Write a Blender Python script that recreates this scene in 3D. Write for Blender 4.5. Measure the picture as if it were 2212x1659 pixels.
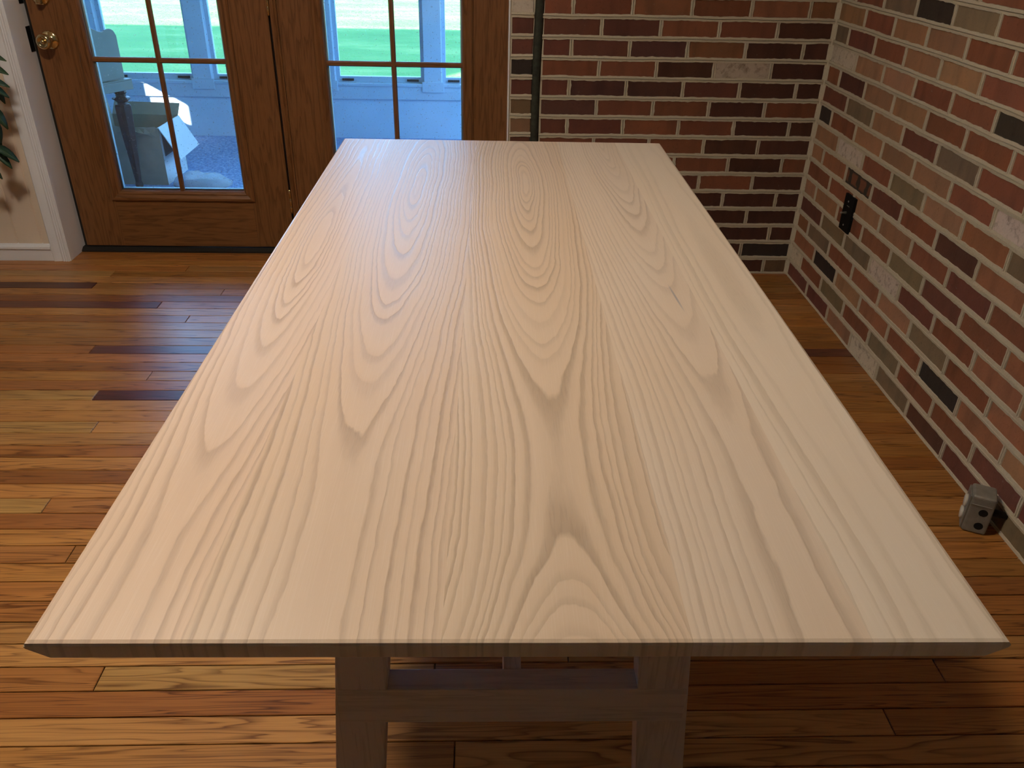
import bpy, bmesh, math, random
from mathutils import Matrix, Vector, noise as mnoise

for o in list(bpy.data.objects):
    bpy.data.objects.remove(o, do_unlink=True)
scene = bpy.context.scene
COL = scene.collection
rnd = random.Random(7)

# ------------------------------------------------------------------ camera
cam_d = bpy.data.cameras.new('camera')
cam = bpy.data.objects.new('camera', cam_d)
COL.objects.link(cam)
cam_d.sensor_width = 36.0
cam_d.lens = 36.0 * 1772.35 / 2212.0
cam_d.clip_start = 0.02
_r = Vector((0.99934841, -0.02961324, 0.02063504))
_u = Vector((-0.00291446, 0.50363558, 0.86391128))
_f = Vector((0.03597575, 0.86340851, -0.50322111))
cam.matrix_world = Matrix(((_r.x, _u.x, -_f.x, 0), (_r.y, _u.y, -_f.y, 0), (_r.z, _u.z, -_f.z, 1.25803), (0, 0, 0, 1)))
scene.camera = cam

# ------------------------------------------------------------------ world, sun, exposure
w = bpy.data.worlds.new('sky')
scene.world = w
w.use_nodes = True
bg = w.node_tree.nodes['Background']
bg.inputs[0].default_value = (0.24, 0.54, 1.0, 1)
bg.inputs[1].default_value = 10.5

SUN_DIR = Vector((0.75, 0.50, -0.43)).normalized()
sun_d = bpy.data.lights.new('sun', 'SUN')
sun_d.energy = 85.0
sun_d.angle = math.radians(0.6)
sun_d.color = (1.0, 0.93, 0.82)
sun = bpy.data.objects.new('sun', sun_d)
COL.objects.link(sun)
sun.location = (-6, 0, 6)
sun.rotation_euler = SUN_DIR.to_track_quat('-Z', 'Y').to_euler()

scene.view_settings.view_transform = 'Standard'
scene.view_settings.look = 'None'
scene.view_settings.gamma = 1.0
scene.view_settings.use_curve_mapping = False
scene.view_settings.exposure = 0.0

# ------------------------------------------------------------------ constants measured from the room
WY, CX = 3.0523, 1.2250          # brick back wall, brick right wall
C, MB_, MR_ = 0.06693, 0.20448, 0.2125
YD = 3.245                       # door face
ROOM_L, ROOM_F, ROOM_H = -3.4, -2.5, 2.45
TW, TL, TH = 0.7921, 1.6221, 0.75
TX, TY, TTH = 0.0349, 0.4611, -0.00888
P0 = -0.01                       # porch floor
PY = 5.22                        # porch knee wall


# ------------------------------------------------------------------ helpers
class MB:
    def __init__(self):
        self.v, self.f = [], []

    def quad(self, a, b, c, d):
        n = len(self.v)
        self.v += [a, b, c, d]
        self.f.append((n, n + 1, n + 2, n + 3))
        return self

    def poly(self, pts):
        n = len(self.v)
        self.v += list(pts)
        self.f.append(tuple(range(n, n + len(pts))))
        return self

    def box(self, x0, x1, y0, y1, z0, z1):
        n = len(self.v)
        self.v += [(x, y, z) for z in (z0, z1) for y in (y0, y1) for x in (x0, x1)]
        for q in ((0, 2, 3, 1), (4, 5, 7, 6), (0, 1, 5, 4), (2, 6, 7, 3), (0, 4, 6, 2), (1, 3, 7, 5)):
            self.f.append(tuple(n + i for i in q))
        return self

    def loft(self, rings, cap=True, closed=True):
        n = len(self.v)
        m = len(rings[0])
        for r in rings:
            self.v += [tuple(p) for p in r]
        for i in range(len(rings) - 1):
            for j in range(m if closed else m - 1):
                k = (j + 1) % m
                self.f.append((n + i * m + j, n + i * m + k, n + (i + 1) * m + k, n + (i + 1) * m + j))
        if cap:
            self.f.append(tuple(n + j for j in reversed(range(m))))
            self.f.append(tuple(n + (len(rings) - 1) * m + j for j in range(m)))
        return self

    def lathe(self, origin, axis, prof, seg=24):
        ax = Vector(axis).normalized()
        t = ax.orthogonal().normalized()
        b = ax.cross(t)
        o = Vector(origin)
        rings = []
        for (h, r) in prof:
            rings.append([o + ax * h + (t * math.cos(a) + b * math.sin(a)) * max(r, 1e-4)
                          for a in [2 * math.pi * i / seg for i in range(seg)]])
        return self.loft(rings)

    def tube(self, pts, radii, seg=8):
        pts = [Vector(p) for p in pts]
        if not isinstance(radii, (list, tuple)):
            radii = [radii] * len(pts)
        rings = []
        ref = None
        for i, p in enumerate(pts):
            d = (pts[min(i + 1, len(pts) - 1)] - pts[max(i - 1, 0)]).normalized()
            if ref is None:
                ref = d.orthogonal().normalized()
            t = (ref - d * ref.dot(d)).normalized()
            ref = t
            b = d.cross(t)
            rings.append([p + (t * math.cos(a) + b * math.sin(a)) * radii[i]
                          for a in [2 * math.pi * k / seg for k in range(seg)]])
        return self.loft(rings)

    def build(self, name, mat, parent=None, smooth=False, bevel=0, bseg=2, loc=None):
        me = bpy.data.meshes.new(name)
        me.from_pydata([tuple(p) for p in self.v], [], self.f)
        bm = bmesh.new()
        bm.from_mesh(me)
        bmesh.ops.recalc_face_normals(bm, faces=bm.faces)
        if bevel:
            es = [e for e in bm.edges if len(e.link_faces) == 2 and e.calc_face_angle(0) > 0.5]
            bmesh.ops.bevel(bm, geom=es, offset=bevel, segments=bseg, affect='EDGES', profile=0.5)
        bm.to_mesh(me)
        bm.free()
        if smooth:
            for p in me.polygons:
                p.use_smooth = True
        me.materials.append(M[mat] if isinstance(mat, str) else mat)
        o = bpy.data.objects.new(name, me)
        COL.objects.link(o)
        if parent is not None:
            o.parent = parent
        if loc is not None:
            o.location = loc
        return o


def empty(name, loc=(0, 0, 0), rz=0):
    o = bpy.data.objects.new(name, None)
    COL.objects.link(o)
    o.location = loc
    o.rotation_euler = (0, 0, rz)
    o.empty_display_size = 0.05
    return o


def tag(o, label=None, cat=None, group=None, kind=None):
    if label: o['label'] = label
    if cat: o['category'] = cat
    if group: o['group'] = group
    if kind: o['kind'] = kind
    return o


def struct(o, label=None, cat=None):
    return tag(o, label, cat, None, 'structure')


# ------------------------------------------------------------------ materials
M = {}


class NT:
    def __init__(self, name):
        self.m = bpy.data.materials.new(name)
        self.m.use_nodes = True
        self.t = self.m.node_tree
        self.p = self.t.nodes['Principled BSDF']
        self.out = self.t.nodes['Material Output']
        M[name] = self.m

    def n(self, typ, **kw):
        x = self.t.nodes.new(typ)
        for k, v in kw.items():
            setattr(x, k, v)
        return x

    def link(self, a, b):
        self.t.links.new(a, b)

    def put(self, sock, val):
        if isinstance(val, bpy.types.NodeSocket):
            self.link(val, sock)
        elif val is not None:
            if isinstance(val, (tuple, list)) and len(val) == 3 and sock.type == 'RGBA':
                val = (*val, 1)
            sock.default_value = val

    def math(self, op, a, b=None, c=None, clamp=False):
        x = self.n('ShaderNodeMath', operation=op, use_clamp=clamp)
        for i, v in enumerate((a, b, c)):
            if v is not None:
                self.put(x.inputs[i], v)
        return x.outputs[0]

    def objco(self):
        return self.n('ShaderNodeTexCoord').outputs['Object']

    def xyz(self, v):
        s = self.n('ShaderNodeSeparateXYZ')
        self.put(s.inputs[0], v)
        return s.outputs

    def comb(self, x, y, z):
        s = self.n('ShaderNodeCombineXYZ')
        for i, v in enumerate((x, y, z)):
            self.put(s.inputs[i], v)
        return s.outputs[0]

    def noise(self, v, scale=5, detail=2, rough=.5, col=False):
        x = self.n('ShaderNodeTexNoise')
        self.put(x.inputs['Vector'], v)
        x.inputs['Scale'].default_value = scale
        x.inputs['Detail'].default_value = detail
        x.inputs['Roughness'].default_value = rough
        return x.outputs['Color' if col else 'Fac']

    def ramp(self, f, stops):
        x = self.n('ShaderNodeValToRGB')
        self.put(x.inputs[0], f)
        e = x.color_ramp.elements
        while len(e) < len(stops):
            e.new(0.5)
        for el, (p, c) in zip(e, stops):
            el.position = p
            el.color = (*c, 1) if isinstance(c, (tuple, list)) else (c, c, c, 1)
        return x.outputs[0]

    def mix(self, f, a, b, mode='MIX'):
        x = self.n('ShaderNodeMix', data_type='RGBA', blend_type=mode)
        self.put(x.inputs[0], f)
        self.put(x.inputs[6], a)
        self.put(x.inputs[7], b)
        return x.outputs[2]

    def bump(self, h, strength=.3, dist=.002):
        x = self.n('ShaderNodeBump')
        self.put(x.inputs['Height'], h)
        x.inputs['Strength'].default_value = strength
        x.inputs['Distance'].default_value = dist
        self.link(x.outputs[0], self.p.inputs['Normal'])

    def set(self, color=None, rough=None, metal=None, spec=None, coat=None, coatr=None):
        for k, v in (('Base Color', color), ('Roughness', rough), ('Metallic', metal),
                     ('Specular IOR Level', spec), ('Coat Weight', coat), ('Coat Roughness', coatr)):
            if v is not None:
                self.put(self.p.inputs[k], v)
        return self


def plain(name, color, rough=.6, metal=0, spec=.5, var=0.0, vscale=40, bump=0):
    t = NT(name)
    col = color
    if var or bump:
        nz = t.noise(t.objco(), vscale, 3)
        if var:
            lo = tuple(c * (1 - var) for c in color)
            hi = tuple(min(1, c * (1 + var)) for c in color)
            col = t.ramp(nz, [(.3, lo), (.7, hi)])
        if bump:
            t.bump(nz, bump, .003)
    t.set(col, rough, metal, spec)
    return t


def objinfo(t):
    return t.n('ShaderNodeObjectInfo')


# bleached oak of the table: growth rings cut by the board face (x across, y along the board)
def table_wood(name, x0, pts, spacing, light, dark, contrast=1.0, wob=1.0, stain=None):
    t = NT(name)
    X, Y, Z = t.xyz(t.objco())[:3]
    fc = t.n('ShaderNodeFloatCurve')
    cu = fc.mapping.curves[0]
    while len(cu.points) < len(pts):
        cu.points.new(.5, .5)
    for q, (a, b) in zip(cu.points, pts):
        q.location = (a / TL, b / 0.2)
        q.handle_type = 'AUTO'
    fc.mapping.update()
    t.put(fc.inputs['Value'], t.math('DIVIDE', Y, TL))
    h = t.math('MULTIPLY', fc.outputs[0], 0.2)
    # slow wander of the rings plus small wiggles
    lo = t.noise(t.comb(t.math('MULTIPLY', X, 7), t.math('MULTIPLY', Y, 2.2), x0 * 50), 1.0, 2)
    hi = t.noise(t.comb(t.math('MULTIPLY', X, 45), t.math('MULTIPLY', Y, 11), x0 * 31), 1.0, 3)
    dx = t.math('ADD', t.math('MULTIPLY', t.math('SUBTRACT', lo, .5), .022 * wob),
                t.math('MULTIPLY', t.math('SUBTRACT', hi, .5), .0028 * wob))
    fine = t.noise(t.comb(t.math('MULTIPLY', X, 110), t.math('MULTIPLY', Y, 42), x0 * 13), 1.0, 2)
    dx = t.math('ADD', dx, t.math('MULTIPLY', t.math('SUBTRACT', fine, .5), .0030 * wob))
    xx = t.math('ADD', t.math('SUBTRACT', X, x0), dx)
    hh = t.math('ADD', h, t.math('MULTIPLY', t.math('SUBTRACT', hi, .5), .0035 * wob))
    r = t.math('SQRT', t.math('ADD', t.math('MULTIPLY', xx, xx), t.math('MULTIPLY', hh, hh)))
    irr = t.noise(t.comb(t.math('MULTIPLY', r, 55), x0 * 77, 0.3), 1.0, 2)
    idx = t.math('ADD', t.math('DIVIDE', r, spacing), t.math('MULTIPLY', irr, 2.4))
    fr = t.math('FRACT', idx)
    band = t.ramp(fr, [(0, 0.10), (.07, .95), (.24, .70), (.42, .16), (.85, 0.0), (1, 0.10)])
    amp = t.noise(t.comb(t.math('MULTIPLY', t.math('FLOOR', idx), 3.7), Y, x0 * 9), 1.0, 1)
    amp = t.ramp(amp, [(.3, .35), (.65, 1.0)])
    fib = t.noise(t.comb(t.math('MULTIPLY', X, 750), t.math('MULTIPLY', Y, 14), Z), 1.0, 2)
    pore = t.ramp(t.noise(t.comb(t.math('MULTIPLY', X, 420), t.math('MULTIPLY', Y, 34), 3.1), 1.0, 3), [(.5, 0), (.68, 1)])
    bb = t.math('MULTIPLY', t.math('MULTIPLY', band, amp), contrast)
    bb = t.math('MULTIPLY', bb, t.math('ADD', .72, t.math('MULTIPLY', fib, .5)), clamp=True)
    big = t.noise(t.comb(t.math('MULTIPLY', X, 5), t.math('MULTIPLY', Y, 1.6), x0 * 20), 1.0, 2)
    tint = t.mix(t.ramp(big, [(.35, 0), (.65, 1)]), light, tuple(c * k for c, k in zip(light, (1.0, .955, .90))))
    col = t.mix(bb, tint, dark)
    col = t.mix(t.math('MULTIPLY', t.math('SUBTRACT', fib, .5), .22), col, (1, .95, .85), 'MIX')
    col = t.mix(t.math('MULTIPLY', t.math('MULTIPLY', pore, bb), .35), col, tuple(c * .75 for c in dark))
    if stain:
        qx = t.math('DIVIDE', t.math('SUBTRACT', t.math('SUBTRACT', X, stain[0]), t.math('MULTIPLY', t.math('SUBTRACT', stain[1], Y), .06)), .0022)
        qy = t.math('DIVIDE', t.math('SUBTRACT', Y, stain[1]), .055)
        sm = t.math('SUBTRACT', 1.0, t.math('ADD', t.math('MULTIPLY', qx, qx), t.math('MULTIPLY', qy, qy)), clamp=True)
        col = t.mix(t.math('MULTIPLY', sm, .6), col, (.16, .19, .24))
    ro = t.math('SUBTRACT', .40, t.math('MULTIPLY', bb, .14))
    t.set(col, ro, 0, .42)
    hgt = t.math('ADD', t.math('MULTIPLY', bb, -1.0), t.math('MULTIPLY', fib, .25))
    t.bump(hgt, .22, .0012)
    return t


table_wood('oak_a', -.329, [(0, .060), (.20, .058), (.40, .044), (.60, .028), (.80, .010), (.92, .002), (1.10, .014), (1.62, .026)], .0078, (.595, .450, .335), (.375, .270, .200), .88)
table_wood('oak_b', -.178, [(0, .082), (.30, .080), (.50, .066), (.75, .042), (1.05, .017), (1.23, .003), (1.40, .014), (1.62, .034)], .0074, (.585, .450, .330), (.375, .275, .200), .85)
table_wood('oak_c', .042, [(0, .066), (.06, .078), (.14, .0865), (.40, .085), (.60, .066), (.85, .038), (1.10, .015), (1.26, .002), (1.45, .019), (1.62, .036)], .0062, (.59, .465, .345), (.38, .285, .203), .85)
table_wood('oak_d', .248, [(0, .086), (.40, .084), (.62, .074), (.85, .058), (1.1, .040), (1.35, .020), (1.62, .004)], .0064, (.625, .515, .405), (.43, .335, .25), .78, 1.0, (.252, .675))
table_wood('oak_e', .350, [(0, .052), (.4, .050), (.7, .044), (1.0, .046), (1.62, .054)], .0095, (.66, .565, .455), (.50, .405, .30), .75)


def leg_wood(name, axis):
    t = NT(name)
    X, Y, Z = t.xyz(t.objco())[:3]
    sc = {'x': (3, 60, 60), 'y': (60, 3, 60), 'z': (60, 60, 3)}[axis]
    v = t.comb(t.math('MULTIPLY', X, sc[0]), t.math('MULTIPLY', Y, sc[1]), t.math('MULTIPLY', Z, sc[2]))
    nz = t.noise(v, 1.0, 4, .6)
    fr = t.math('FRACT', t.math('MULTIPLY', nz, 5))
    b = t.ramp(fr, [(0, .1), (.1, .7), (.5, .1), (1, .1)])
    t.set(t.mix(b, (.52, .43, .37), (.37, .30, .255)), .5, 0, .4)
    t.bump(nz, .15, .001)


for a in 'xyz':
    leg_wood('oak_leg_' + a, a)


# stained floor boards (run along x); the colour of each board sits on the object
def floor_wood():
    t = NT('floor_board')
    oi = objinfo(t)
    rn = oi.outputs['Random']
    X, Y, Z = t.xyz(t.objco())[:3]
    off = t.math('MULTIPLY', rn, 90)
    fy = t.math('ADD', 18, t.math('MULTIPLY', t.math('FRACT', t.math('MULTIPLY', rn, 17.3)), 34))
    v = t.comb(t.math('ADD', t.math('MULTIPLY', X, 1.7), off), t.math('MULTIPLY', Y, fy), off)
    nz = t.noise(v, 1.0, 2, .45)
    fr = t.math('FRACT', t.math('MULTIPLY', nz, 11))
    line = t.ramp(fr, [(0, .25), (.07, 1), (.22, .55), (.45, .05), (.9, 0), (1, .25)])
    amp = t.ramp(t.noise(t.comb(t.math('ADD', X, off), t.math('MULTIPLY', Y, 12), 1.7), 1.2, 1), [(.32, .35), (.62, 1)])
    line = t.math('MULTIPLY', line, amp)
    fib = t.noise(t.comb(t.math('MULTIPLY', X, 7), t.math('MULTIPLY', Y, 520), off), 1.0, 2)
    base = oi.outputs['Color']
    base = t.mix(t.ramp(t.noise(t.comb(t.math('ADD', X, off), t.math('MULTIPLY', Y, 5), 0), 3, 2), [(.3, 0), (.7, .6)]), base,
                 t.mix(1.0, base, (.72, .60, .50), 'MULTIPLY'))
    col = t.mix(t.math('MULTIPLY', line, 1.0), base, t.mix(1.0, base, (.30, .22, .16), 'MULTIPLY'))
    col = t.mix(t.math('MULTIPLY', t.ramp(fib, [(.4, 0), (.7, 1)]), .38), col, t.mix(1.0, col, (.45, .38, .33), 'MULTIPLY'))
    ro = t.math('ADD', .24, t.math('MULTIPLY', fib, .14))
    t.set(col, ro, 0, .5)
    t.bump(t.math('ADD', t.math('MULTIPLY', line, -.6), t.math('MULTIPLY', fib, -.4)), .10, .0008)


floor_wood()
plain('subfloor', (.02, .012, .008), .9)


def door_wood(name, axis, base=(.235, .100, .036)):
    t = NT(name)
    oi = objinfo(t)
    off = t.math('MULTIPLY', oi.outputs['Random'], 60)
    X, Y, Z = t.xyz(t.objco())[:3]
    a, b = (Z, X) if axis == 'z' else (X, Z)
    v = t.comb(t.math('ADD', t.math('MULTIPLY', a, 2.0), off), t.math('MULTIPLY', b, 26), t.math('MULTIPLY', Y, 26))
    nz = t.noise(v, 1.0, 3, .5)
    fr = t.math('FRACT', t.math('MULTIPLY', nz, 7))
    line = t.ramp(fr, [(0, .2), (.08, .9), (.3, .4), (.5, 0), (1, .2)])
    fib = t.noise(t.comb(t.math('MULTIPLY', a, 22), t.math('MULTIPLY', b, 420), t.math('MULTIPLY', Y, 420)), 1.0, 2)
    col = t.mix(t.math('MULTIPLY', line, .85), base, tuple(c * k for c, k in zip(base, (.48, .42, .36))))
    col = t.mix(t.math('MULTIPLY', t.ramp(fib, [(.42, 0), (.7, 1)]), .35), col, tuple(c * .5 for c in base))
    t.set(col, .40, 0, .42)
    t.bump(t.math('ADD', line, fib), -.1, .0008)


door_wood('door_oak_v', 'z')
door_wood('door_oak_h', 'x')
door_wood('door_dark', 'z', (.10, .042, .018))


def brick_mat():
    t = NT('brick')
    oi = objinfo(t)
    off = t.math('MULTIPLY', oi.outputs['Random'], 40)
    va = t.n('ShaderNodeVectorMath', operation='ADD')
    t.put(va.inputs[0], t.objco())
    t.put(va.inputs[1], t.comb(off, off, off))
    v = va.outputs[0]
    base = oi.outputs['Color']
    n1 = t.noise(v, 14, 3)
    n2 = t.noise(v, 120, 4, .7)
    X, Y, Z = t.xyz(v)[:3]
    st = t.noise(t.comb(t.math('MULTIPLY', X, 22), t.math('MULTIPLY', Y, 22), t.math('MULTIPLY', Z, 5)), 1.0, 2)
    col = t.mix(t.ramp(n1, [(.35, 0), (.7, .8)]), base, t.mix(1.0, base, (1.28, 1.15, 1.05), 'MULTIPLY'))
    col = t.mix(t.ramp(st, [(.50, 0), (.72, .45)]), col, t.mix(1.0, base, (.60, .62, .66), 'MULTIPLY'))
    col = t.mix(t.ramp(n2, [(.58, 0), (.74, .5)]), col, t.mix(1.0, base, (.42, .42, .42), 'MULTIPLY'))
    col = t.mix(t.ramp(t.noise(v, 60, 3, .8), [(.66, 0), (.78, .35)]), col, (.42, .36, .29))
    t.set(col, .86, 0, .25)
    t.bump(t.math('ADD', n2, t.math('MULTIPLY', n1, 2)), .35, .002)


def brick_white_mat():
    t = NT('brick_whitewashed')
    oi = objinfo(t)
    off = t.math('MULTIPLY', oi.outputs['Random'], 40)
    va = t.n('ShaderNodeVectorMath', operation='ADD')
    t.put(va.inputs[0], t.objco())
    t.put(va.inputs[1], t.comb(off, off, off))
    v = va.outputs[0]
    n2 = t.noise(v, 45, 4, .7)
    n3 = t.noise(v, 160, 3, .6)
    col = t.mix(t.ramp(n2, [(.5, 0), (.72, .8)]), oi.outputs['Color'], (.16, .11, .07))
    col = t.mix(t.math('MULTIPLY', n3, .3), col, (.30, .22, .16))
    t.set(col, .9, 0, .2)
    t.bump(t.math('ADD', n2, n3), .5, .003)


def brick_stripe_mat():
    t = NT('brick_striped')
    X, Y, Z = t.xyz(t.objco())[:3]
    wv = t.math('SINE', t.math('ADD', t.math('MULTIPLY', Y, 92), t.math('MULTIPLY', t.noise(t.objco(), 30, 2), 3)))
    edge = t.math('ABSOLUTE', Z)
    k = t.math('MAXIMUM', t.ramp(wv, [(.35, 0), (.62, 1)]), t.ramp(t.math('MULTIPLY', edge, 38), [(.55, 0), (.8, 1)]))
    t.set(t.mix(k, objinfo(t).outputs['Color'], (.055, .045, .038)), .86, 0, .25)
    t.bump(t.noise(t.objco(), 130, 3), .35, .002)


brick_mat(); brick_white_mat(); brick_stripe_mat()


def mortar_mat():
    t = NT('mortar')
    v = t.objco()
    n1 = t.noise(v, 9, 3)
    n2 = t.noise(v, 190, 4, .7)
    col = t.mix(n1, (.51, .45, .33), (.61, .55, .415))
    col = t.mix(t.ramp(n2, [(.55, 0), (.75, .5)]), col, (.27, .215, .15))
    t.set(col, .95, 0, .15)
    t.bump(t.math('ADD', n2, n1), .5, .002)


mortar_mat()
plain('joint_strip', (.030, .034, .024), .75, var=.4, vscale=60, bump=.2)
plain('white_trim', (.83, .85, .89), .45, var=.03, vscale=6)
plain('panel_cream', (.78, .66, .53), .55, var=.04, vscale=5)
plain('white_wall', (.70, .67, .62), .8)
plain('panel_brown', (.36, .30, .24), .7)
plain('ceiling_paint', (.72, .69, .64), .9)
plain('brass', (.72, .58, .32), .16, 1.0, var=.05)
plain('black_metal', (.005, .005, .005), .7, spec=.2)
plain('dark_bronze', (.020, .018, .016), .5, .3)
plain('screw_metal', (.62, .60, .56), .3, 1.0)
plain('galvanised', (.27, .255, .22), .55, .35, var=.12, vscale=50, bump=.08)
plain('hole_black', (.002, .002, .002), .9)
plain('ivory_plastic', (.62, .57, .47), .4)
plain('gasket', (.30, .36, .36), .5)
plain('porch_paint', (.46, .60, .74), .55, var=.05, vscale=4)
plain('porch_frame', (.42, .54, .66), .5, var=.05, vscale=6)
plain('cardboard', (.27, .25, .19), .85, var=.12, vscale=14, bump=.08)
plain('box_white', (.62, .64, .64), .7, var=.04, vscale=12)
plain('box_dark', (.09, .08, .065), .85, var=.2, vscale=30)
plain('paper', (.52, .47, .38), .8, var=.1, vscale=40)
plain('desk_paint', (.20, .21, .165), .5, var=.10, vscale=10)
plain('carved_walnut', (.028, .018, .014), .35, spec=.3, var=.35, vscale=90, bump=.9)
plain('walnut', (.045, .026, .020), .55, spec=.2, var=.25, vscale=30, bump=.1)
plain('terracotta', (.34, .15, .08), .8, var=.15, vscale=20)
plain('soil', (.035, .022, .014), .95, var=.4, vscale=90, bump=.6)
plain('stem_bark', (.13, .085, .05), .85, var=.2, vscale=60, bump=.3)
plain('siding', (.55, .55, .52), .7)
plain('shingle', (.09, .085, .08), .9, var=.2, vscale=3)


def leaf_mat():
    t = NT('leaf')
    X, Y, Z = t.xyz(t.objco())[:3]
    oi = objinfo(t)
    base = t.mix(oi.outputs['Random'], (.018, .055, .030), (.040, .085, .045))
    mid = t.ramp(t.math('MULTIPLY', t.math('ABSOLUTE', X), 400), [(.2, 1), (.5, 0)])
    t.set(t.mix(t.math('MULTIPLY', mid, .5), base, (.10, .16, .07)), .42, 0, .5)


leaf_mat()


def glass(name, tint=(.93, .97, .98), dust=0.03):
    t = NT(name)
    for nd in list(t.t.nodes):
        if nd != t.out:
            t.t.nodes.remove(nd)
    tr = t.n('ShaderNodeBsdfTransparent')
    tr.inputs[0].default_value = (*tint, 1)
    gl = t.n('ShaderNodeBsdfGlossy')
    gl.inputs['Roughness'].default_value = .02
    df = t.n('ShaderNodeBsdfDiffuse')
    df.inputs[0].default_value = (.7, .7, .7, 1)
    fz = t.n('ShaderNodeFresnel')
    fz.inputs[0].default_value = 1.45
    m1 = t.n('ShaderNodeMixShader')
    m2 = t.n('ShaderNodeMixShader')
    spots = t.ramp(t.noise(t.objco(), 150, 2, .6), [(.655, dust), (.70, dust * 12)])
    t.put(m1.inputs[0], fz.outputs[0])
    t.link(tr.outputs[0], m1.inputs[1]); t.link(gl.outputs[0], m1.inputs[2])
    t.put(m2.inputs[0], spots)
    t.link(m1.outputs[0], m2.inputs[1]); t.link(df.outputs[0], m2.inputs[2])
    t.link(m2.outputs[0], t.out.inputs[0])


glass('pane_glass')
glass('porch_glass', (.95, .98, .99), 0.0)


def plastic_bag():
    t = NT('bag_plastic')
    t.set((.75, .76, .78), .25, 0, .5)
    t.p.inputs['Alpha'].default_value = .42
    t.bump(t.noise(t.objco(), 60, 4, .7), .8, .01)


plastic_bag()


def carpet():
    t = NT('carpet')
    n1 = t.noise(t.objco(), 75, 3, .85)
    n2 = t.noise(t.objco(), 35, 3, .6)
    col = t.ramp(n1, [(.32, (.06, .12, .27)), (.52, (.22, .34, .58)), (.68, (.52, .66, .85))])
    t.set(t.mix(t.math('MULTIPLY', n2, .5), col, (.20, .31, .52)), 1.0, 0, .1)
    t.bump(n1, .8, .006)


carpet()


def lawn_mat():
    t = NT('lawn')
    v = t.objco()
    n1 = t.noise(t.comb(t.math('MULTIPLY', t.xyz(v)[0], .35), t.xyz(v)[1], 0), 1.3, 5, .7)
    n2 = t.noise(v, 7, 5, .7)
    col = t.ramp(n1, [(.3, (.035, .13, .030)), (.52, (.070, .18, .045)), (.72, (.19, .26, .085))])
    col = t.mix(t.math('MULTIPLY', n2, .6), col, (.13, .22, .065))
    t.set(col, .95, 0, .1)
    t.bump(n2, .8, .06)


lawn_mat()


def emit(name, col, s):
    t = NT(name)
    t.set((.8, .8, .8), .4)
    t.p.inputs['Emission Color'].default_value = (*col, 1)
    t.p.inputs['Emission Strength'].default_value = s


emit('lamp_glass', (1.0, .87, .71), 7.0)

# ================================================================== SETTING
# ------------------------------------------------------------------ floor with boards
floor = struct(MB().box(ROOM_L, CX + .12, ROOM_F, 3.30, -.05, -.018).build('floor', 'subfloor'))
TONES = [(.52, .245, .064), (.57, .285, .082), (.49, .215, .056), (.44, .185, .048), (.60, .320, .100), (.52, .235, .062),
         (.55, .270, .070), (.46, .195, .054), (.56, .280, .076), (.41, .160, .046)]
RED = (.115, .032, .020)
PURP = (.17, .058, .036)
PALE = (.50, .28, .085)
PITCH, Y0 = .0568, 1.151
# joints seen in the photograph: row -> [(x, tone left, tone right)]
JOINTS = {32: [(-1.427, PALE, None)], 33: [(-1.161, None, None)], 30: [(-1.452, RED, None)], 29: [(-.963, None, None)],
          27: [(-1.155, PURP, None)], 25: [(-1.021, None, None)], 21: [(-1.254, None, PURP)], 18: [(-1.014, None, None)],
          16: [(-1.129, PALE, RED)], 13: [(-1.063, PALE, None)], 7: [(-1.04, PALE, TONES[7])], 4: [(-.91, TONES[7], None)],
          -2: [(-.712, TONES[3], PALE), (.883, None, TONES[7])], -4: [(.736, None, TONES[3])]}


def board_mesh(x0, x1, y0, y1, mb=None, cx=0, cy=0):
    mb = mb or MB()
    g = .0010
    c = .0012
    a, b, p, q = x0 + g - cx, x1 - g - cx, y0 + g - cy, y1 - g - cy
    rings = [[(a, p, -.018), (b, p, -.018), (b, q, -.018), (a, q, -.018)],
             [(a, p, -c), (b, p, -c), (b, q, -c), (a, q, -c)],
             [(a + c, p + c, 0), (b - c, p + c, 0), (b - c, q - c, 0), (a + c, q - c, 0)]]
    return mb.loft(rings)


rest = MB()
kk0 = int((ROOM_F - Y0) / PITCH)
for k in range(kk0, 38):
    y0 = Y0 + k * PITCH
    y1 = min(y0 + PITCH, 3.225)
    if y0 > 3.22:
        break
    xs = [ROOM_L]
    x = ROOM_L + rnd.uniform(.2, .8)
    fixed = JOINTS.get(k, [])
    while x < CX - .15:
        hid = x < -1.75 or -.25 < x < .55 or y0 < .72
        if hid and all(abs(x - f[0]) > .42 for f in fixed):
            xs.append(x)
        x += rnd.uniform(.55, 1.35)
    xs += [f[0] for f in fixed] + [CX + .01]
    xs = sorted(xs)
    for a, b in zip(xs[:-1], xs[1:]):
        xe = min(b, (CX + .01) if y0 < WY else .10)
        if xe - a < .03:
            continue
        if y0 < .72 or xe < -2.15:
            board_mesh(a, xe, y0, y1, rest)
            continue
        cx, cy = (a + xe) / 2, (y0 + y1) / 2
        o = board_mesh(a, xe, y0, y1, None, cx, cy).build('floorboard', 'floor_board', floor, loc=(cx, cy, 0))
        tone = rnd.choice(TONES)
        kf = rnd.uniform(.72, 1.06)
        tone = (tone[0] * kf, tone[1] * kf * .92, tone[2] * kf * .88)
        for f in fixed:
            if abs(b - f[0]) < 1e-6 and f[1]: tone = f[1]
            if abs(a - f[0]) < 1e-6 and f[2]: tone = f[2]
        o.color = (*tone, 1)
ro = rest.build('floorboards_beyond', 'floor_board', floor)
ro.color = (*TONES[0], 1)
ro['kind'] = 'stuff'

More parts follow.
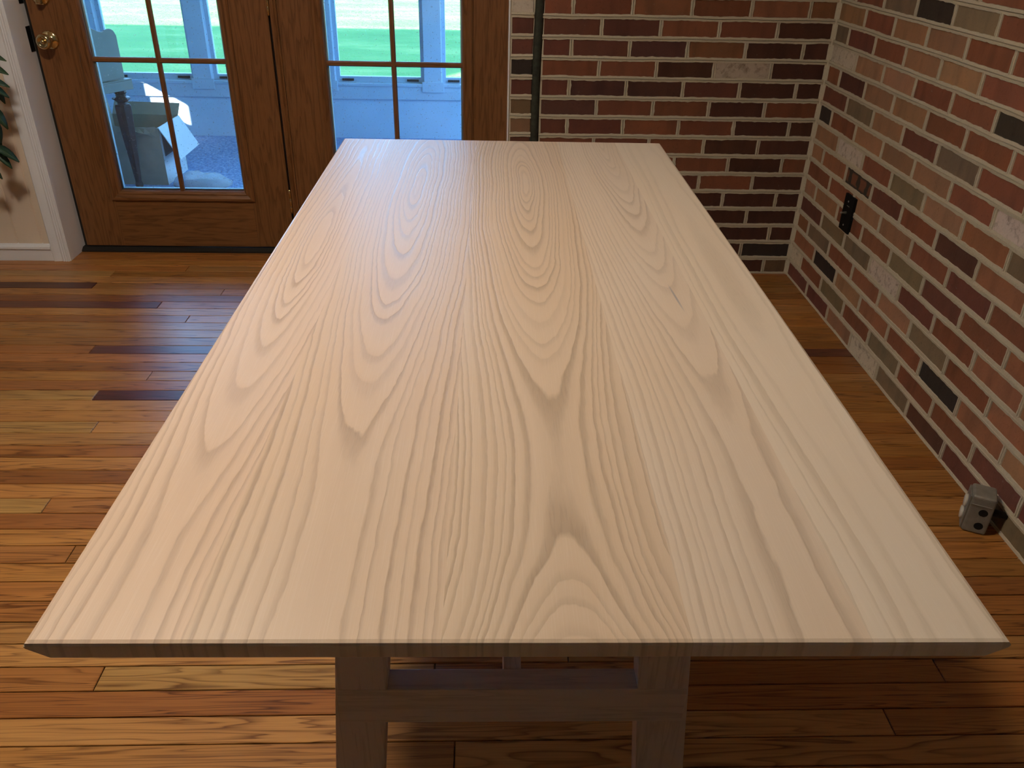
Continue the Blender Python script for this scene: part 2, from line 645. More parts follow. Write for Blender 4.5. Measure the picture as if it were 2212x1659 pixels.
# ------------------------------------------------------------------ brick walls
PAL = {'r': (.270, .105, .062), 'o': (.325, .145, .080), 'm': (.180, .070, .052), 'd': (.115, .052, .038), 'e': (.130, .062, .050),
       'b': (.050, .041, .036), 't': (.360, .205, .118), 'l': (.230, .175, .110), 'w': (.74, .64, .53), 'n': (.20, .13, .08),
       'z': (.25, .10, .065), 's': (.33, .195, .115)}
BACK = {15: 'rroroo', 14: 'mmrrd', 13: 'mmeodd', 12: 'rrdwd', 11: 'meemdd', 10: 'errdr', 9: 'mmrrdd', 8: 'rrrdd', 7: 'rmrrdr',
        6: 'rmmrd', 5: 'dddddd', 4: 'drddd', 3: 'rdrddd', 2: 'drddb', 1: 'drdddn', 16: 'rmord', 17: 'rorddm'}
RIGHT = {17: 'rrtlrrrr', 16: 'trlblrrrr', 15: 'trtsrrrtr', 14: 'lmrttrrro', 13: 'wttrrbrt', 12: 'rdttrrror', 11: 'mltmlrrto', 10: 'brtttrwro',
         9: 'twrltolrt', 8: 'tozmrdotr', 7: 'rrttrmrto', 6: 'ttrolmror', 5: 'mllwmrotr', 4: 'olrotlrot', 3: 'obtorbotr',
         2: 'wrlrlrrmm', 1: 'mmtwldmldd'}
_brick_cache = {}


def brick_mesh(length, axis, var):
    key = (round(length, 3), axis, var)
    if key in _brick_cache:
        return _brick_cache[key]
    r2 = random.Random(hash(key[0]) % 997 + var * 13)
    h = C - .0125
    L2, H2, dep, cham = length / 2 - .0058, h / 2, .018, .0022
    rings = []
    for (ins, d) in ((0, -.012), (0, .0008), (cham, .0026)):
        pts = []
        for (sx, sz) in ((-1, -1), (1, -1), (1, 1), (-1, 1)):
            s = sx * (L2 - ins) + r2.uniform(-.0008, .0008)
            z = sz * (H2 - ins) + r2.uniform(-.0008, .0008)
            dd = d + (r2.uniform(-.0006, .0006) if d > 0 else 0)
            pts.append((s, -dd, z) if axis == 'x' else (-dd, s, z))
        rings.append(pts)
    ob = MB().loft(rings)
    me = bpy.data.meshes.new('brick')
    me.from_pydata(ob.v, [], ob.f)
    bm = bmesh.new(); bm.from_mesh(me)
    bmesh.ops.recalc_face_normals(bm, faces=bm.faces)
    bm.to_mesh(me); bm.free()
    _brick_cache[key] = me
    return me


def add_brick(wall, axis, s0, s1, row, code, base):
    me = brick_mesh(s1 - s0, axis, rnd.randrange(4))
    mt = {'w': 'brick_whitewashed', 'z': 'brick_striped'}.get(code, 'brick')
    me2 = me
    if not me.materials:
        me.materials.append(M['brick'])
    o = bpy.data.objects.new('brick', me2)
    COL.objects.link(o)
    o.parent = wall
    if mt != 'brick':
        o.material_slots[0].link = 'OBJECT'
        o.material_slots[0].material = M[mt]
    zc = (row - .5) * C
    o.location = ((s0 + s1) / 2, base, zc) if axis == 'x' else (base, (s0 + s1) / 2, zc)
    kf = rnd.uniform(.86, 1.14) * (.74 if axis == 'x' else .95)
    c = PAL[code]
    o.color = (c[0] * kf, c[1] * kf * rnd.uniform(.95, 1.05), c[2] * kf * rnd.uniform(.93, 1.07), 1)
    return o


def bead(mb, axis, base, a, b, along, hw=.0085, step=.011, z0=None, seed=0):
    """raised mortar joint with a tooled line; along = 's' (bed) or 'z' (head)."""
    n = max(2, int(abs(b - a) / step))
    rows = []
    for i in range(n + 1):
        t = a + (b - a) * i / n
        w0 = mnoise.noise(Vector((t * 9, seed * 3.1, z0 * 7))) * .0018
        j1 = mnoise.noise(Vector((t * 55, seed, z0 * 5))) * .0022 + mnoise.noise(Vector((t * 170, seed + 5, z0))) * .0014
        j2 = mnoise.noise(Vector((t * 55, seed + 9, z0 * 5))) * .0022 + mnoise.noise(Vector((t * 170, seed + 14, z0))) * .0014
        prof = [(-hw - j1, 0), (-hw - j1 + .0008, .0052), (-.0019, .0062), (-.0005, .0010), (.0012, .0062), (hw + j2 - .0008, .0052), (hw + j2, 0)]
        ring = []
        for (off, d) in prof:
            if along == 's':
                s, z = t, z0 + off + w0
            else:
                s, z = z0 + off + w0, t
            ring.append((s, base - d, z) if axis == 'x' else (base - d, s, z))
        rows.append(ring)
    mb.loft(rows, cap=False, closed=False)


# back wall (bricks between the door frame and the corner)
BX0 = .095
wall_back = struct(MB().box(BX0, CX + .12, WY, WY + .14, 0, ROOM_H).build('wall_back', 'mortar'))
SX = CX - 5 * MB_                     # right edge of the dark joint strip
mort = MB()
stuffb = MB()
for row in range(1, 37):
    js = [CX - i * MB_ for i in range(6)] if row % 2 == 0 else [CX] + [CX - MB_ / 2 - i * MB_ for i in range(5)] + [SX]
    js = sorted(js)
    zc = (row - .5) * C
    for i, (a, b) in enumerate(zip(js[:-1], js[1:])):
        if b >= CX - .001: b = CX - .008
        if row <= 17:
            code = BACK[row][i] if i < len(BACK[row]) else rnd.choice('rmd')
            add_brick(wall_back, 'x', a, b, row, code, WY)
        else:
            stuffb.box(a + .006, b - .006, WY - .0026, WY + .004, zc - C / 2 + .006, zc + C / 2 - .006)
        if a > SX + .01 and row <= 26:
            bead(mort, 'x', WY, zc - C / 2 + .006, zc + C / 2 - .006, 'z', .0070, .009, z0=a, seed=row)
    # short bricks between the strip and the door frame
    if row <= 17:
        add_brick(wall_back, 'x', BX0 - .002, SX - .026, row, {15: 'w', 14: 'm', 13: 'm', 12: 'b', 11: 'm', 10: 'n', 9: 't'}.get(row, 'm'), WY - .001)
    else:
        stuffb.box(BX0, SX - .03, WY - .0026, WY + .004, zc - C / 2 + .006, zc + C / 2 - .006)
for row in range(0, 27):
    bead(mort, 'x', WY, SX, CX, 's', .0088, z0=row * C, seed=row)
    bead(mort, 'x', WY - .001, BX0, SX - .03, 's', .0095, z0=row * C + .001, seed=row + 50)
# mortar fillet up the inside corner
mort.loft([[(CX - .016 + mnoise.noise(Vector((z * 30, 0, 0))) * .003, WY, z), (CX - .009, WY - .006, z), (CX - .006, WY - .009, z), (CX, WY - .016 + mnoise.noise(Vector((z * 30, 7, 0))) * .003, z)]
           for z in [i * .02 for i in range(123)]], cap=False, closed=False)
mort.build('mortar_joint', 'mortar', wall_back)
sb = stuffb.build('bricks_beyond', 'brick', wall_back)
sb.color = (.22, .08, .05, 1); sb['kind'] = 'stuff'
# dark joint strip between the two brick panels
st = MB()
st.loft([[(SX - .030 + dx, WY - .002, z), (SX - .026 + dx, WY - .010, z), (SX - .016 + dx, WY - .013, z), (SX - .005 + dx, WY - .010, z), (SX + .001 + dx, WY - .001, z)]
         for z, dx in [(i * .05, .003 * math.sin(i * .35) + .004 * (i / 20 - .5)) for i in range(50)]], cap=True)
struct(st.build('trim_1', 'joint_strip', smooth=True), 'dark green-black strip filling the joint in the brick wall')

# right wall
QA, QB, QZ0, QZ1 = -1.75, -.85, 1.0, 2.0            # unseen right-wall window, added behind the camera for cool fill daylight
wr = MB()
wr.box(CX, CX + .14, QB, WY + .14, 0, ROOM_H).box(CX, CX + .14, ROOM_F, QA, 0, ROOM_H)
wr.box(CX, CX + .14, QA, QB, 0, QZ0).box(CX, CX + .14, QA, QB, QZ1, ROOM_H)
wall_right = struct(wr.build('wall_right', 'mortar'))
wq = struct(empty('window_1', (CX + .07, (QA + QB) / 2, QZ0)))
hq, zq = (QB - QA) / 2, QZ1 - QZ0
fq = MB()
fq.box(-.03, .03, -hq, -hq + .05, 0, zq).box(-.03, .03, hq - .05, hq, 0, zq).box(-.03, .03, -hq + .05, hq - .05, 0, .05).box(-.03, .03, -hq + .05, hq - .05, zq - .05, zq).box(-.02, .02, -hq + .05, hq - .05, zq / 2 - .02, zq / 2 + .02)
fq.build('window_frame', 'white_trim', wq)
for za_, zb_ in ((.05, zq / 2 - .02), (zq / 2 + .02, zq - .05)):
    MB().box(-.003, .003, -hq + .05, hq - .05, za_, zb_).build('pane', 'porch_glass', wq)
mort = MB()
stuffb = MB()
for row in range(1, 37):
    first = 2.924 if row % 2 == 0 else 2.822
    js = [WY - .012] + [first - i * MR_ for i in range(26)]
    zc = (row - .5) * C
    for i, (b, a) in enumerate(zip(js[:-1], js[1:])):
        if a < QB and b > QA and zc + C / 2 > QZ0 and zc - C / 2 < QZ1:
            continue
        vis = row <= 17 and b > 1.05
        if vis:
            code = RIGHT[row][i] if i < len(RIGHT[row]) else rnd.choice('rtomlr')
            add_brick(wall_right, 'y', a, b, row, code, CX)
        else:
            stuffb.box(CX - .0026, CX + .004, a + .006, b - .006, zc - C / 2 + .006, zc + C / 2 - .006)
        if row <= 26 and a > -.7:
            bead(mort, 'y', CX, zc - C / 2 + .006, zc + C / 2 - .006, 'z', .0068, .009, z0=a, seed=row + 100)
for row in range(0, 27):
    bead(mort, 'y', CX, -.7, WY, 's', .0088, .013, z0=row * C, seed=row + 200)
mort.build('mortar_joint', 'mortar', wall_right)
sb = stuffb.build('bricks_beyond', 'brick', wall_right)
sb.color = (.27, .11, .06, 1); sb['kind'] = 'stuff'

# ------------------------------------------------------------------ the other walls and the ceiling
WLY = 3.137
wbl = struct(MB().box(ROOM_L - .12, -1.700, WLY, 3.30, 0, ROOM_H).build('wall_back_left', 'white_wall'))
x = -1.7005
edges = [-1.640, -1.737]
while edges[-1] > ROOM_L:
    edges.append(edges[-1] - .0945)
for b, a in zip(edges[:-1], edges[1:]):
    b = min(b, -1.690)
    a = max(a, ROOM_L)
    g = .0035
    prof = [(a, WLY), (a + g, WLY - .006), (b - g, WLY - .006), (b, WLY)]
    MB().loft([[(px, py, z) for px, py in prof] for z in (.066, ROOM_H)]).build('panel_board', 'panel_cream', wbl)
# header over the doors
struct(MB().box(-1.700, .095, 3.16, 3.30, 2.06, ROOM_H).build('wall_header', 'white_wall'))
struct(MB().box(ROOM_L - .12, ROOM_L, ROOM_F, WLY, 0, ROOM_H).build('wall_left', 'panel_brown'))
struct(MB().box(ROOM_L - .12, CX + .14, ROOM_F - .12, ROOM_F, 0, ROOM_H).build('wall_front', 'panel_brown'))
struct(MB().box(ROOM_L - .12, CX + .14, ROOM_F - .12, 3.30, ROOM_H, ROOM_H + .12).build('ceiling', 'ceiling_paint'))
# baseboard with cap under the panelling
bb = struct(MB().box(ROOM_L, -1.704, 3.119, WLY, 0, .046).build('baseboard_back_left', 'white_trim', bevel=.002))
MB().loft([[(x, 3.117, .046), (x, 3.113, .052), (x, 3.114, .060), (x, 3.121, .068), (x, WLY, .070), (x, WLY, .046)] for x in (ROOM_L, -1.704)]).build('cap_moulding', 'white_trim', bb)

# white casing and jamb on the latch side of the doors
prof = [(-1.7045, WLY), (-1.7045, 3.120), (-1.701, 3.116), (-1.690, 3.1165), (-1.676, 3.119), (-1.670, 3.121), (-1.667, 3.1165),
        (-1.664, 3.1155), (-1.661, 3.119), (-1.658, 3.1155), (-1.655, 3.1150), (-1.652, 3.118), (-1.649, 3.1155), (-1.645, 3.1155), (-1.643, 3.118), (-1.643, WLY)]
struct(MB().loft([[(a, b, z) for a, b in prof] for z in (0, 2.10)]).build('trim_2', 'white_trim'), 'white fluted door casing beside the panelled wall')
jm = struct(MB().box(-1.700, -1.638, 3.120, 3.30, 0, 2.06).build('trim_3', 'white_trim', bevel=.0015), 'wide white door jamb on the latch side')
MB().box(-1.6385, -1.6365, 3.228, 3.258, .765, .850).build('strike_plate', 'black_metal', jm)
MB().box(-1.6385, -1.6365, 3.228, 3.258, .925, .995).build('strike_plate', 'black_metal', jm)
MB().box(-1.638, -1.624, 3.262, 3.29, .0, 2.05).build('weather_strip', 'dark_bronze', jm)
struct(MB().box(.0905, .215, 3.190, 3.30, 0, 2.06).build('trim_6', 'white_trim'), 'white edge strip between the door frame and the brick')
# threshold under the doors
th = struct(MB().loft([[(x, 3.222, -.004), (x, 3.222, .006), (x, 3.240, .016), (x, 3.300, .016), (x, 3.300, -.004)] for x in (-1.638, .095)]).build('trim_4', 'dark_bronze'), 'dark bronze threshold under the glazed doors')


# ------------------------------------------------------------------ doors
def door(name, x0, x1, gx0, gx1, gz0, rows, mx, label):
    root = struct(empty(name, ((x0 + x1) / 2, YD, 0)), label)
    cx = (x0 + x1) / 2
    ztop = 2.035
    zb = .020
    pitch = .4885
    gz1 = gz0 + rows * pitch

    def B(a, b, c, d, e, f):
        return MB().box(a - cx, b - cx, c - YD, d - YD, e, f)
    B(x0, gx0 - .030, YD, YD + .042, zb, ztop).build('stile', 'door_oak_v', root, bevel=.0012)
    B(gx1 + .030, x1, YD, YD + .042, zb, ztop).build('stile', 'door_oak_v', root, bevel=.0012)
    B(gx0 - .030, gx1 + .030, YD, YD + .042, zb, gz0 - .034).build('bottom_rail', 'door_oak_h', root, bevel=.0008)
    B(gx0 - .030, gx1 + .030, YD, YD + .042, gz1 + .034, ztop).build('top_rail', 'door_oak_h', root, bevel=.0008)
    # moulded bead round the glass: picture-frame profile, mitred
    pr = [(-.040, 0.0), (-.040, -.006), (-.034, -.0105), (-.026, -.011), (-.020, -.007), (-.015, -.0035), (-.010, -.0045), (-.004, -.001), (0, .006), (0, .020), (-.040, .020)]
    for side in ('l', 'r', 'b', 't'):
        ra, rb = [], []
        for (i, d) in pr:
            if side == 'l': a, b = (gx0 + i, gz0 + i), (gx0 + i, gz1 - i)
            if side == 'r': a, b = (gx1 - i, gz0 + i), (gx1 - i, gz1 - i)
            if side == 'b': a, b = (gx0 + i, gz0 + i), (gx1 - i, gz0 + i)
            if side == 't': a, b = (gx0 + i, gz1 - i), (gx1 - i, gz1 - i)
            ra.append((a[0] - cx, d, a[1])); rb.append((b[0] - cx, d, b[1]))
        MB().loft([ra, rb]).build('glazing_bead', 'door_oak_h' if side in 'bt' else 'door_oak_v', root)
    # grey spacer of the double glazing
    sp = .006
    gk = MB()
    for (a, b, c, d) in ((gx0, gx0 + sp, gz0, gz1), (gx1 - sp, gx1, gz0, gz1), (gx0 + sp, gx1 - sp, gz0, gz0 + sp), (gx0 + sp, gx1 - sp, gz1 - sp, gz1)):
        gk.box(a - cx, b - cx, .0195, .034, c, d)
    gk.build('glazing_gasket', 'gasket', root)
    # muntins
    mw = .0095
    rn = lambda cxx, czz, w_: [(-w_, .012), (-w_ * .55, .004), (w_ * .55, .004), (w_, .012), (w_, .017), (-w_, .017)]
    vp = rn(0, 0, mw)
    MB().loft([[(mx - cx + a, d, z) for a, d in vp] for z in (gz0, gz1)]).build('muntin', 'door_oak_v', root)
    for k in range(1, rows):
        zz = gz0 + k * pitch
        for (a, b) in ((gx0, mx - mw * .6), (mx + mw * .6, gx1)):
            MB().loft([[(x_ - cx, d, zz + q) for q, d in vp] for x_ in (a, b)]).build('muntin', 'door_oak_h', root)
    for k in range(rows):
        for (a, b) in ((gx0, mx), (mx, gx1)):
            MB().box(a - cx, b - cx, .0185, .0205, gz0 + k * pitch, gz0 + (k + 1) * pitch).build('pane', 'pane_glass', root)
    return root, cx


d1, c1 = door('door_1', -1.622, -.776, -1.437, -.953, .250, 3, -1.1985, 'stained oak glazed door leaf with brass knob')
d2, c2 = door('door_2', -.742, .092, -.582, -.079, .250, 3, -.3345, 'fixed stained oak glazed leaf beside the brick wall')
mul = struct(MB().loft([[(-.768, YD + .05, z), (-.768, YD - .002, z), (-.765, YD - .005, z), (-.754, YD - .005, z), (-.750, YD - .001, z), (-.746, YD - .004, z), (-.7425, YD - .004, z), (-.7425, YD + .05, z)] for z in (.016, 2.05)]).build('trim_5', 'door_oak_v'), 'narrow oak mullion between the two door leaves')
MB().box(-.7755, -.7685, YD + .018, YD + .05, .016, 2.05).build('weather_strip', 'hole_black', mul)
for z in (.165, .90, 1.72):
    h = MB().lathe((-.7715, YD - .006, z), (0, 0, 1), [(0, .0001), (.001, .0045), (.030, .0045), (.031, .0038), (.032, .0045), (.062, .0045), (.063, .0038), (.064, .0045), (.094, .0045), (.097, .003), (.099, .0001)], 10).build('hinge', 'brass', mul, smooth=True)
# knob and deadbolt
KX, KZ = -1.569 - c1, .805
kn = MB().lathe((KX, 0, KZ), (0, -1, 0), [(0, .001), (0, .0315), (.003, .0325), (.007, .031), (.010, .026), (.012, .019), (.016, .0125), (.026, .0115), (.031, .013), (.033, .020), (.036, .0235), (.040, .0255), (.050, .0265), (.056, .0255), (.060, .022), (.0615, .018), (.0600, .0155), (.0585, .013), (.0585, .001)], 32).build('knob', 'brass', d1, smooth=True)
MB().lathe((KX, -.0585, KZ), (0, -1, 0), [(0, .001), (0, .0075), (.004, .007), (.006, .005), (.0065, .001)], 16).build('lock_button', 'brass', kn, smooth=True)
DX, DZ = -1.565 - c1, .952
db = MB().lathe((DX, 0, DZ), (0, -1, 0), [(0, .001), (0, .0315), (.004, .0325), (.009, .031), (.012, .026), (.012, .001)], 32).build('deadbolt_rose', 'brass', d1, smooth=True)
MB().loft([[(DX - a, -.012 - d, DZ + zz - .004) for a, zz in ((-w_, -hh), (w_, -hh), (w_ * .8, hh), (-w_ * .8, hh))] for d, w_, hh in ((0, .012, .016), (.010, .014, .022), (.020, .009, .024), (.024, .006, .018))]).build('thumb_turn', 'brass', db, smooth=False, bevel=.002)

# ------------------------------------------------------------------ electrics on the right wall
sp = empty('switch_plate', (CX - .006, 2.619, .394))
MB().box(-.006, .004, -.038, .038, -.060, .060).build('plate', 'black_metal', sp, bevel=.0015)
for (y, z) in ((.004, .040), (.004, -.040)):
    MB().lathe((-.006, y, z), (-1, 0, 0), [(0, .001), (0, .0032), (.0015, .0028), (.002, .001)], 10).build('screw', 'screw_metal', sp, smooth=True)
MB().lathe((-.006, .004, .002), (-1, 0, 0), [(0, .001), (0, .0045), (.004, .0042), (.012, .0030), (.018, .0036), (.020, .001)], 12).build('toggle', 'screw_metal', sp, smooth=True)
MB().box(-.0075, -.0055, -.010, .008, .0245, .0265).build('slot', 'screw_metal', sp)
tag(sp, 'black metal switch plate with a small silver toggle on the brick wall', 'switch plate')

ub = empty('utility_box', (1.166, 1.480, 0), math.radians(-27))
body = MB().box(-.026, .026, -.018, .040, .001, .104).build('body', 'galvanised', ub, bevel=.006, bseg=3)
for z in (.062, .024):
    MB().lathe((.006, -.0176, z), (0, -1, 0), [(0, .001), (0, .0098), (.0008, .0098), (.0008, .001)], 18).build('open_knockout', 'hole_black', body)
for z in (.044, .092):
    MB().lathe((.004, -.0176, z), (0, -1, 0), [(0, .001), (0, .0098), (.0010, .0090), (.0006, .0078), (.0006, .001)], 18).build('knockout', 'galvanised', body, smooth=False)
MB().loft([[(-.026, -.0183, .082), (.020, -.0183, .082), (.020, -.0183, .078), (-.026, -.0183, .078)], [(-.026, -.0200, .081), (.018, -.0195, .081), (.018, -.0195, .079), (-.026, -.0200, .079)]]).build('pressed_rib', 'galvanised', body)
MB().box(-.030, -.026, -.014, .036, .006, .098).build('cover', 'galvanised', ub, bevel=.001)
for z in (.068, .034):
    MB().lathe((-.030, .011, z), (-1, 0, 0), [(0, .001), (0, .016), (.005, .015), (.0055, .001)], 18).build('socket_face', 'ivory_plastic', ub, smooth=True)
MB().tube([(.024, .012, .052), (.060, .012, .052)], .009, 12).build('conduit_stub', 'dark_bronze', ub, smooth=True)
tag(ub, 'grey metal electrical box with two open round knockouts on the floor', 'electrical box')

# ================================================================== TABLE
tb = empty('dining_table', (TX, TY, 0), TTH)
tag(tb, 'pale bleached oak trestle dining table with a wide plank top', 'table')
FR = [0, .157, .415, .671, .855, 1.0]
HW = TW / 2


def side_prof(s):      # underbevelled long edge, s = -1 left / +1 right; from top in to bottom
    return [(s * (HW - .0045), 0), (s * (HW - .0015), -.0012), (s * (HW - .0001), -.0035), (s * (HW - .0012), -.0060),
            (s * (HW - .018), -.0172), (s * (HW - .040), -.0250)]


for i, mt in enumerate('abcde'):
    a, b = (FR[i] - .5) * TW, (FR[i + 1] - .5) * TW
    if i == 0:
        base = side_prof(-1) + [(b, -.0250), (b, 0)]
    elif i == 4:
        base = [(a, 0), (a, -.0250)] + list(reversed(side_prof(1)))
    else:
        base = [(a, 0), (a, -.0172), (a, -.0250), (b, -.0250), (b, -.0172), (b, 0)]
    stations = [(0.0003, -.0035, -.0160), (.0012, -.0012, -.0172), (.0042, 0, -.0185), (.018, 0, -.0250)]
    rings = []
    full = [(y, t, bt) for y, t, bt in stations] + [(TL - y, t, bt) for y, t, bt in reversed(stations)]
    for (y, t, bt) in full:
        rings.append([(px, y, TH + min(t, max(bt, pz))) for px, pz in base])
    MB().loft(rings).build('plank', 'oak_' + mt, tb)

# trestle ends: splayed legs, cross rail, top cleat
for end in (0, 1):
    yf = .185 if end == 0 else TL - .185 - .034
    for s in (-1, 1):
        # leg widths/lean measured on the near trestle (table-centre x offsets)
        def lx(z): return .172 - .08 * (z - .52)
        zs = (0.0, TH - .025)
        w2 = .0300
        MB().loft([[(s * lx(z) - w2, yf, z), (s * lx(z) + w2, yf, z), (s * lx(z) + w2, yf + .034, z), (s * lx(z) - w2, yf + .034, z)] for z in zs]).build('leg', 'oak_leg_z', tb, bevel=.0015)
    MB().box(-.205, .205, yf - .0006, yf + .030, .4125, .4700).build('cross_rail', 'oak_leg_x', tb, bevel=.0012)
    MB().box(-.235, .235, yf - .010, yf + .044, TH - .056, TH - .025).build('cleat', 'oak_leg_x', tb, bevel=.002)
MB().box(-.0105, .0105, .185 + .030, TL - .185 - .034, .405, .4700).build('stretcher', 'oak_leg_y', tb, bevel=.001)
MB().box(-.140, -.118, .219, .260, .490, .60).build('corner_block', 'oak_leg_z', tb, bevel=.001)

# ================================================================== HOUSEPLANT
pl = empty('houseplant', (-2.14, 2.84, 0))
MB().lathe((0, 0, 0), (0, 0, 1), [(0, .001), (0, .085), (.01, .09), (.17, .118), (.172, .128), (.20, .130), (.20, .118), (.175, .112), (.175, .001)], 28).build('pot', 'terracotta', pl, smooth=False)
MB().lathe((0, 0, .17), (0, 0, 1), [(0, .112), (.012, .10), (.018, .001)], 20).build('soil', 'soil', pl, smooth=True)


def leaf_mesh():
    n = 7
    rings = []
    for i in range(n):
        t = i / (n - 1)
        wd = .0135 * math.sin(math.pi * min(1, t * .93 + .04)) ** .8 * (1.15 - .5 * t) + .0004
        z = -.014 * t * t
        y = t * .082
        rings.append([(-wd, y, z + wd * .35), (0, y, z), (wd, y, z + wd * .35), (0, y, z - .0006)])
    m = MB().loft(rings)
    me = bpy.data.meshes.new('leaf')
    me.from_pydata(m.v, [], m.f)
    for p in me.polygons: p.use_smooth = True
    me.materials.append(M['leaf'])
    return me


LM = leaf_mesh()


def put_leaf(base, tip, roll=0.0, wscale=1.0):
    base, tip = Vector(base), Vector(tip)
    d = tip - base
    L = d.length
    y = d.normalized()
    up = Vector((math.sin(roll), -.55, math.cos(roll)))
    x = y.cross(up).normalized()
    z = x.cross(y)
    s = L / .082
    m = Matrix(((x.x * s * wscale, y.x * s, z.x * s, base.x), (x.y * s * wscale, y.y * s, z.y * s, base.y), (x.z * s * wscale, y.z * s, z.z * s, base.z), (0, 0, 0, 1)))
    o = bpy.data.objects.new('leaf', LM)
    COL.objects.link(o)
    o.parent = pl
    o.matrix_local = Matrix.Translation((2.14, -2.84, 0)) @ m
    return o


# leaves at the outer edge of the foliage (positions in the room)
SEEN = [((-1.672, 2.96, .800), (-1.592, 2.955, .787), .3), ((-1.683, 2.98, .760), (-1.603, 2.965, .742), .1),
        ((-1.690, 2.96, .722), (-1.610, 2.970, .700), -.2), ((-1.680, 2.94, .712), (-1.608, 2.950, .668), .4),
        ((-1.684, 2.99, .700), (-1.640, 2.975, .640), .6), ((-1.690, 2.95, .640), (-1.642, 2.960, .556), .7),
        ((-1.682, 2.93, .600), (-1.668, 2.945, .508), 1.0), ((-1.712, 2.95, .500), (-1.641, 2.965, .444), .2),
        ((-1.726, 2.97, .476), (-1.672, 2.960, .420), .5), ((-1.760, 2.95, .440), (-1.716, 2.965, .378), .3),
        ((-1.722, 2.94, .668), (-1.650, 2.950, .664), .0), ((-1.730, 2.98, .560), (-1.690, 2.970, .490), .5)]
for b, t, r in SEEN:
    put_leaf(b, t, r, 1.25)
stems = MB()
r3 = random.Random(21)
tips = [(-1.69, 2.95, .80), (-1.70, 2.97, .70), (-1.71, 2.94, .62), (-1.74, 2.96, .49), (-2.0, 2.75, 1.25), (-2.25, 2.80, 1.20), (-2.35, 2.9, .95), (-2.05, 2.6, 1.0), (-2.1, 2.95, 1.35), (-2.4, 2.7, .7), (-1.95, 2.6, .75)]
for i, tp in enumerate(tips):
    tl = Vector(tp) - Vector((-2.14, 2.84, 0))
    pts = []
    for k in range(9):
        t = k / 8
        base = Vector((0, 0, .18)) + Vector((r3.uniform(-.004, .004), r3.uniform(-.004, .004), 0))
        mid = Vector((tl.x * .15, tl.y * .15, max(tl.z, .55) * .9 + .12))
        pts.append(base * (1 - t) ** 2 + mid * 2 * t * (1 - t) + tl * t * t)
    stems = MB().tube(pts, [.006 - .004 * k / 8 for k in range(9)], 6)
    stems.build('stem', 'stem_bark', pl, smooth=True)
    if i < 4:
        rng = range(3, 7)
    else:
        rng = range(2, 9)
    for k in rng:
        for q in range(2):
            p = pts[k] + Vector((-2.14 + 2.14, 0, 0))
            a = r3.uniform(0, 2 * math.pi)
            dd = Vector((math.cos(a), math.sin(a), r3.uniform(-.7, .3))).normalized()
            L = r3.uniform(.06, .09)
            wb = p + Vector((-2.14, 2.84, 0))
            wt = wb + dd * L
            if wt.x > -1.72 or wt.y > 3.10:
                continue
            put_leaf(wb, wt, r3.uniform(-.5, .5), 1.2)
tag(pl, 'leafy green houseplant standing by the cream panelled wall', 'plant')

# ================================================================== PORCH
struct(MB().box(-3.1, 1.6, 3.30, PY + .12, P0 - .12, P0).build('floor_porch', 'carpet'))
kw = struct(MB().box(-3.1, 1.6, PY, PY + .10, P0, .300).build('wall_porch_knee', 'porch_paint'))
MB().box(-3.1, 1.6, PY - .012, PY, .224, .300).build('apron_board', 'porch_frame', kw, bevel=.002)
MB().box(-3.1, 1.6, PY - .018, PY + .12, .300, .318).build('sill_board', 'porch_frame', kw, bevel=.003)
POSTS = [(-3.1, -2.95), (-2.345, -2.240), (-1.730, -1.622), (-1.020, -.888), (-.357, -.250), (.30, .41), (.95, 1.06), (1.50, 1.6)]
for a, b in POSTS:
    po = MB().box(a, b, PY - .014, PY + .10, .318, 2.30).build('porch_post', 'porch_frame', bevel=.003)
    struct(po)
    MB().box(a - .012, b + .012, PY - .020, PY - .010, .270, .330).build('foot_block', 'porch_frame', po, bevel=.002)
n = 2
for (a0, a), (b, b1) in zip(POSTS[:-1], POSTS[1:]):
    wn = struct(empty('window_%d' % n, ((a + b) / 2, PY + .05, .318)))
    n += 1
    hw = (b - a) / 2
    f = MB()
    t = .022
    f.box(-hw, -hw + t, -.015, .015, 0, 1.98).box(hw - t, hw, -.015, .015, 0, 1.98).box(-hw + t, hw - t, -.015, .015, 0, .030).box(-hw + t, hw - t, -.015, .015, 1.95, 1.98).box(-hw + t, hw - t, -.018, .012, .98, 1.01)
    f.build('sash', 'porch_frame', wn)
    MB().box(-hw + t, hw - t, -.002, .002, .030, .98).build('pane', 'porch_glass', wn)
    MB().box(-hw + t, hw - t, -.002, .002, 1.01, 1.95).build('pane', 'porch_glass', wn)
    for s in (-1, 1):
        MB().box(s * (hw - .07) - .035, s * (hw - .07) + .035, -.024, -.015, .006, .018).build('sash_latch', 'dark_bronze', wn)
struct(MB().box(-3.2, 1.7, 3.30, PY + .35, 2.30, 2.42).build('ceiling_porch', 'porch_paint'))
pr_ = MB()
pr_.box(1.5, 1.6, 3.30, PY, P0, .30).box(1.5, 1.6, 3.30, 3.45, .30, 2.30).box(1.5, 1.6, PY - .1, PY, .30, 2.30).box(1.5, 1.6, 3.45, PY - .1, 2.15, 2.30)
struct(pr_.build('wall_porch_right', 'porch_paint'))  # unseen end wall, opened wide to let more sky light into the porch
# left end of the porch: wall with a small opening added to shape the sun patch
pe = MB()
ya, yb, za, zb = 4.29, 4.49, .80, .97
pe.box(-3.2, -3.1, 3.30, PY + .12, P0 - .12, za).box(-3.2, -3.1, 3.30, PY + .12, zb, 2.30).box(-3.2, -3.1, 3.30, ya, za, zb).box(-3.2, -3.1, yb, PY + .12, za, zb)
struct(pe.build('wall_porch_left', 'porch_paint'))

